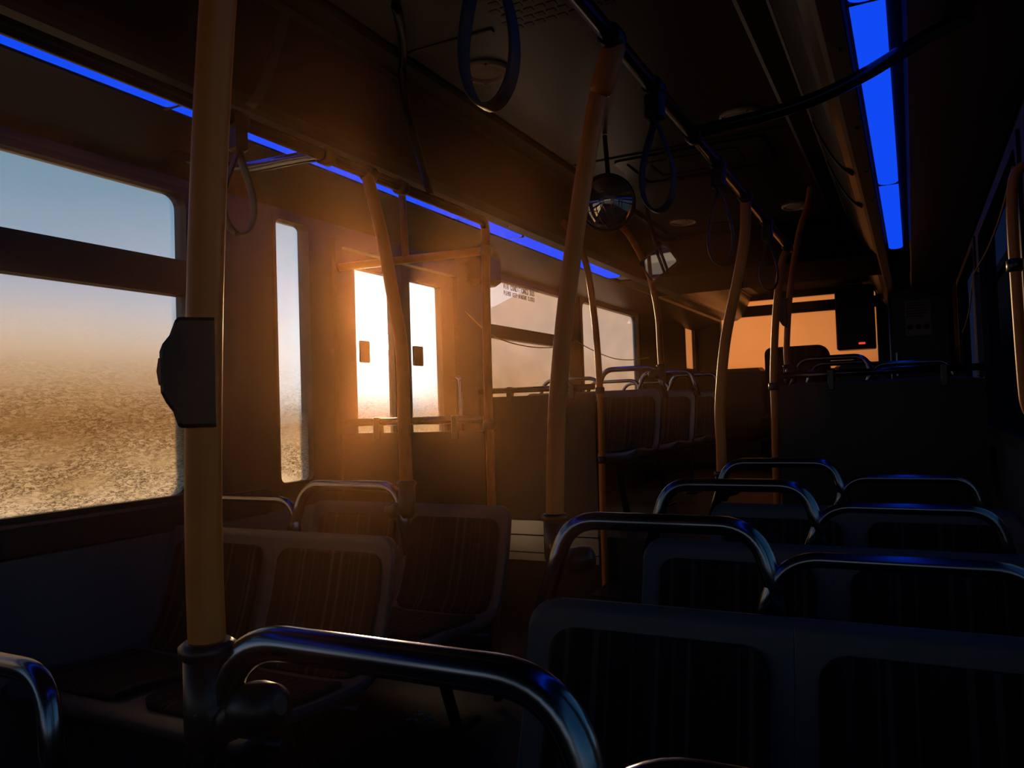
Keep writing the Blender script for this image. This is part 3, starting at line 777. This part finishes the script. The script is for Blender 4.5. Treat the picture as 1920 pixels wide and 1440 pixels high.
def lettering(text, y0, y1, z0, h, x, th):
    mb = MB(); n = len(text); cw = (y1 - y0) / n
    for i, ch in enumerate(text):
        for st in STROKES.get(ch, ()):
            for (a, b), (c, d) in zip(st[:-1], st[1:]):
                A = Vector((y0 + cw * (i + .12 + .70 * a), z0 + h * b)); B = Vector((y0 + cw * (i + .12 + .70 * c), z0 + h * d))
                e = (B - A).normalized() * th / 2; nn = Vector((-e.y, e.x))
                q = [A - e + nn, A - e - nn, B + e - nn, B + e + nn]
                mb.add([(x, p_.x, p_.y) for p_ in q] + [(x + .0006, p_.x, p_.y) for p_ in q], [(3, 2, 1, 0), (4, 5, 6, 7), (0, 1, 5, 4), (1, 2, 6, 5), (2, 3, 7, 6), (3, 0, 4, 7)])
    return mb
st = thing('window_sticker', (XL - .016, 4.27, 1.75), 'printed notice on the upper window glass reading AIR CONDITIONED BUS', 'sticker')
lettering('AIR CONDITIONED BUS', 4.055, 4.475, 1.795, .026, XL - .0145, .0048).build('heading', M['stickertext'], st)
lettering('PLEASE KEEP WINDOWS CLOSED', 4.055, 4.475, 1.758, .022, XL - .0145, .0036).build('text_line', M['stickertext'], st)

# ------------------------------------------------------------------ the rear end
for x0, x1, lb in ((-2.08, -1.36, 'dark rear bench left of the high rounded seat back, below the amber window'), (-.69, -.18, 'dark rear bench right of the high rounded seat back, below the amber window')):
    rb = thing('rear_bench', ((x0 + x1) / 2, 8.2, .42), lb, 'bench')
    MB().bbox(x0, x1, 8.42, 8.58, .8, 1.435, .04).build('backrest', M['shell'], rb)
    MB().bbox(x0, x1, 7.95, 8.41, .70, .86, .04).build('seat_cushion', M['fabric'], rb)
    MB().bbox(x0, x1, 8.05, 8.5, .42, .70, .01).build('base', M['darktrim'], rb)
hb = thing('high_back_seat', (-1.05, 7.9, .42), 'high rounded seat back silhouetted against the rear window', 'seat')
o_ = rrect(-1.335, -.715, .95, 1.625, (.02, .02, .12, .07), 8)
MB().loft([[(-1.025 + (x + 1.025) * s, 8.30 + d, 1.2 + (z - 1.2) * s) for x, z in o_] for d, s in ((-.06, .93), (-.045, .99), (0, 1), (.045, .99), (.06, .93))], True, True, smooth=False).build('backrest', M['fabric'], hb)
MB().bbox(-1.32, -.73, 7.75, 8.26, .80, .95, .04).build('seat_cushion', M['fabric'], hb)
MB().bbox(-1.25, -.80, 7.85, 8.2, .42, .80, .02).build('base', M['darktrim'], hb)
eb = thing('equipment_box', (-.48, 8.4, 1.55), 'dark equipment box with a red light in front of the rear window', 'box')
MB().bbox(-.655, -.305, 8.35, 8.56, 1.56, 2.16, .012).build('housing', M['darktrim'], eb)
MB().bbox(-.455, -.395, 8.342, 8.351, 1.605, 1.625, .003).build('red_lamp', M['redled'], eb)
MB().bbox(-.635, -.50, 8.342, 8.351, 1.575, 1.63, .003).build('display_window', M['rubber'], eb)
MB().tube([(-.385, 8.34, 1.575), (-.37, 8.34, 1.69)], .005, 8).build('aerial', M['coveedge'], eb)
en = thing('engine_cabinet', (.08, 7.9, .42), 'dark tall cabinet in the right rear corner carrying a paper notice', 'cabinet')
MB().bbox(-.155, XR - .005, 7.25, YB - .005, .42, 2.20, .012).build('cabinet_body', M['darktrim'], en)
MB().prism(rrect(-.13, XR - .03, .5, 2.12, .02), Yfn(7.25), -.008, .002).build('cabinet_door', M['wall'], en)
MB().bbox(-.12, -.10, 7.225, 7.245, 1.25, 1.45, .004).build('handle', M['steel'], en)
MB().box(-.158, -.150, 7.243, 7.25, .6, 1.92).build('edge_strip', M['steel'], en)
nt_ = thing('wall_notice', (.06, 7.24, 1.68), 'pale paper notice with lines and round symbols on the rear cabinet', 'notice')
MB().box(-.035, .155, 7.238, 7.241, 1.58, 1.87).build('sheet', M['paper'], nt_)
for k in range(6): MB().box(-.02, .14 - .02 * (k % 3), 7.2365, 7.238, 1.845 - k * .022, 1.853 - k * .022).build('text_line', M['ink'], nt_)
for k in range(3): MB().lathe([(.022, 0), (.022, .0012), (.014, .0012), (.014, 0)], (-.0 + k * .06, 7.2378, 1.65), (0, -1, 0), seg=20).build('symbol', M['ink'], nt_)

# scraps of paper on the floor beside the left seat
spots = [(-1.585 + random.uniform(-.06, .06), 2.34 + random.uniform(-.05, .05), random.uniform(.005, .014)) for _ in range(16)]
lbls = 'tiny pale scrap of litter on the dark floor beside the left seats'
for x, y, r in spots:
    k = random.randint(4, 6); a0 = random.random() * 6
    ol = [(x + r * random.uniform(.6, 1) * math.cos(a0 + 6.283 * i / k), y + r * random.uniform(.6, 1) * math.sin(a0 + 6.283 * i / k)) for i in range(k)]
    tag(MB().prism(ol, Zfn(0), .0, .003).build('paper_scrap', M['litter']), lbls, 'litter', 'paper scraps on the floor')

# ------------------------------------------------------------------ outside
structure(MB().box(-120, 80, -80, 140, -.42, -.38).build('ground', M['asphalt']))
def slab(pts, name, m, parent=None): pass
def gable_house(name, c, ang, w, dpt, eave, ridge, label):
    t = thing(name, (c[0], c[1], -.38), label, 'building')
    ca, sa = math.cos(ang), math.sin(ang)
    f = lambda u, v, z: (c[0] + u * ca - v * sa, c[1] + u * sa + v * ca, z)
    ol = [(-w / 2, -.38), (w / 2, -.38), (w / 2, eave), (0, ridge), (-w / 2, eave)]
    MB().loft([[f(u, v, z) for u, z in ol] for v in (0, dpt)], True, True, smooth=False).build('walls', M['house'], t)
    mb = MB()
    for s in (-1, 1):
        q = [(s * (w / 2 + .4), eave - .3), (0, ridge), (0, ridge + .25), (s * (w / 2 + .4), eave - .05)]
        mb.loft([[f(u, v, z) for u, z in q] for v in (-.5, dpt + .5)], True, True, smooth=False)
    mb.build('roof', M['roofing'], t)
    return t
def flat_block(name, c, ang, w, dpt, h, label, extra=None):
    t = thing(name, (c[0], c[1], -.38), label, 'building')
    ca, sa = math.cos(ang), math.sin(ang)
    f = lambda u, v, d: (c[0] + u * ca - v * sa, c[1] + u * sa + v * ca, d)
    MB().prism([(-w / 2, 0), (w / 2, 0), (w / 2, dpt), (-w / 2, dpt)], f, -.38, h).build('walls', M['house'], t)
    MB().prism([(-w / 2 - .15, -.15), (w / 2 + .15, -.15), (w / 2 + .15, dpt + .15), (-w / 2 - .15, dpt + .15)], f, h, h + .3).build('roof', M['roofing'], t)
    if extra:
        MB().prism([(extra[0], .2), (extra[1], .2), (extra[1], dpt), (extra[0], dpt)], f, h + .3, extra[2]).build('upper_storey', M['house'], t)
    return t
gable_house('gabled_house', (-16.9, 38.0), .42, 7.6, 9., 6.1, 7.75, 'pinkish gabled house seen through the window with the notice')
flat_block('flat_roofed_block', (-16.6, 52.5), .0, 6.4, 8., 5.9, 'pinkish flat roofed block seen through the window behind the thin curved pole', (-3.2, -1.3, 6.95))
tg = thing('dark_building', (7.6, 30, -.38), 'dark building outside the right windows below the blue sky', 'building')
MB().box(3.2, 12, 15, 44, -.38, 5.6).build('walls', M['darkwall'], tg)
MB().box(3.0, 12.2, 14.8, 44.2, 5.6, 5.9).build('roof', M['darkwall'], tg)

# ------------------------------------------------------------------ sky, sun, camera
SUN = Vector((-.5896, .8027, .0899)).normalized()
w = bpy.data.worlds.new('sky'); scene.world = w; w.use_nodes = True
nt = w.node_tree; nt.nodes.clear(); L = nt.links.new
tc = nt.nodes.new('ShaderNodeTexCoord'); sp = nt.nodes.new('ShaderNodeSeparateXYZ'); L(tc.outputs['Generated'], sp.inputs[0])
rp = nt.nodes.new('ShaderNodeValToRGB'); el = rp.color_ramp.elements
el[0].position = 0.; el[0].color = (.30, .22, .15, 1); el[1].position = 1.; el[1].color = (.015, .045, .12, 1)
for p_, c_ in ((.02, (.62, .52, .48)), (.09, (.56, .54, .55)), (.16, (.33, .39, .52)), (.26, (.11, .27, .40)), (.45, (.04, .14, .27))):
    x = el.new(p_); x.color = (*c_, 1)
L(sp.outputs['Z'], rp.inputs['Fac'])
dt = nt.nodes.new('ShaderNodeVectorMath'); dt.operation = 'DOT_PRODUCT'; L(tc.outputs['Generated'], dt.inputs[0]); dt.inputs[1].default_value = SUN
def wm(op, a, b):
    x = nt.nodes.new('ShaderNodeMath'); x.operation = op
    for i, q in enumerate((a, b)):
        if isinstance(q, (int, float)): x.inputs[i].default_value = q
        else: L(q, x.inputs[i])
    return x.outputs[0]
cpos = wm('MAXIMUM', dt.outputs['Value'], 0.)
g1 = wm('MULTIPLY', wm('POWER', cpos, 70.), .55)
g2 = wm('MULTIPLY', wm('POWER', cpos, 500.), 1.6)
disc = wm('MULTIPLY', wm('GREATER_THAN', dt.outputs['Value'], math.cos(math.radians(.55))), 60.)
def scl(col, f):
    m_ = nt.nodes.new('ShaderNodeVectorMath'); m_.operation = 'SCALE'; m_.inputs[0].default_value = col; L(f, m_.inputs['Scale']); return m_.outputs[0]
def addv(a, b):
    m_ = nt.nodes.new('ShaderNodeVectorMath'); m_.operation = 'ADD'; L(a, m_.inputs[0]); L(b, m_.inputs[1]); return m_.outputs[0]
tot = addv(addv(rp.outputs['Color'], scl((.62, .78, .85), g1)), addv(scl((.9, 1., .95), g2), scl((1., .85, .6), disc)))
# the sky away from the sun is much dimmer
dim = nt.nodes.new('ShaderNodeMapRange'); dim.inputs['From Min'].default_value = -.6; dim.inputs['From Max'].default_value = .8
L(dt.outputs['Value'], dim.inputs['Value'])
dcol = nt.nodes.new('ShaderNodeMix'); dcol.data_type = 'RGBA'; dcol.inputs['A'].default_value = (.52, .58, .60, 1); dcol.inputs['B'].default_value = (1, 1, 1, 1)
L(dim.outputs[0], dcol.inputs['Factor'])
sc_ = nt.nodes.new('ShaderNodeVectorMath'); sc_.operation = 'MULTIPLY'; L(tot, sc_.inputs[0]); L(dcol.outputs['Result'], sc_.inputs[1])
bg = nt.nodes.new('ShaderNodeBackground'); wo = nt.nodes.new('ShaderNodeOutputWorld')
L(sc_.outputs[0], bg.inputs['Color']); bg.inputs['Strength'].default_value = 1.; L(bg.outputs[0], wo.inputs['Surface'])

sl = bpy.data.lights.new('sun', 'SUN'); sl.energy = 4.2; sl.color = (1., .62, .30); sl.angle = math.radians(4.)
so = bpy.data.objects.new('sun', sl); COL.objects.link(so)
so.rotation_euler = SUN.to_track_quat('Z', 'Y').to_euler(); so.location = SUN * 30

# scattering volume added near the door to imitate the lens glow round the sun
hz = bpy.data.materials.new('lens_glow_volume'); hz.use_nodes = True
nt = hz.node_tree; nt.nodes.clear()
vs_ = nt.nodes.new('ShaderNodeVolumeScatter'); vo = nt.nodes.new('ShaderNodeOutputMaterial')
vs_.inputs['Color'].default_value = (1., .50, .20, 1); vs_.inputs['Density'].default_value = .017; vs_.inputs['Anisotropy'].default_value = .84
nt.links.new(vs_.outputs[0], vo.inputs['Volume'])
hb_ = MB().box(XL - .01, -.30, .02, 3.68, .02, ZC - .001).build('lens_glow_haze', hz)
tag(hb_, 'golden volume added to imitate the lens glow around the door and the sun', 'lens_glow_haze', kind='stuff')

# camera
R = ((.88880437, -.04426037, -.45614451), (.45709768, .01396181, .88930691), (-.03299244, -.99892246, .03264063))
cam = bpy.data.cameras.new('camera'); co = bpy.data.objects.new('camera', cam); COL.objects.link(co)
mw = Matrix.Identity(4)
for i in range(3):
    mw[i][0] = R[i][0]; mw[i][1] = -R[i][1]; mw[i][2] = -R[i][2]; mw[i][3] = CAM[i]
co.matrix_world = mw
cam.sensor_width = 36; cam.lens = 36 * 1465 / 1920; cam.clip_start = .02; cam.clip_end = 500
scene.camera = co
vs = scene.view_settings
scene.display_settings.display_device = 'sRGB'
vs.view_transform = 'Standard'; vs.look = 'None'; vs.exposure = 0.; vs.gamma = 1.; vs.use_curve_mapping = False
scene.cycles.use_denoising = True
scene.cycles.max_bounces = 10; scene.cycles.transparent_max_bounces = 16
scene.cycles.volume_bounces = 0
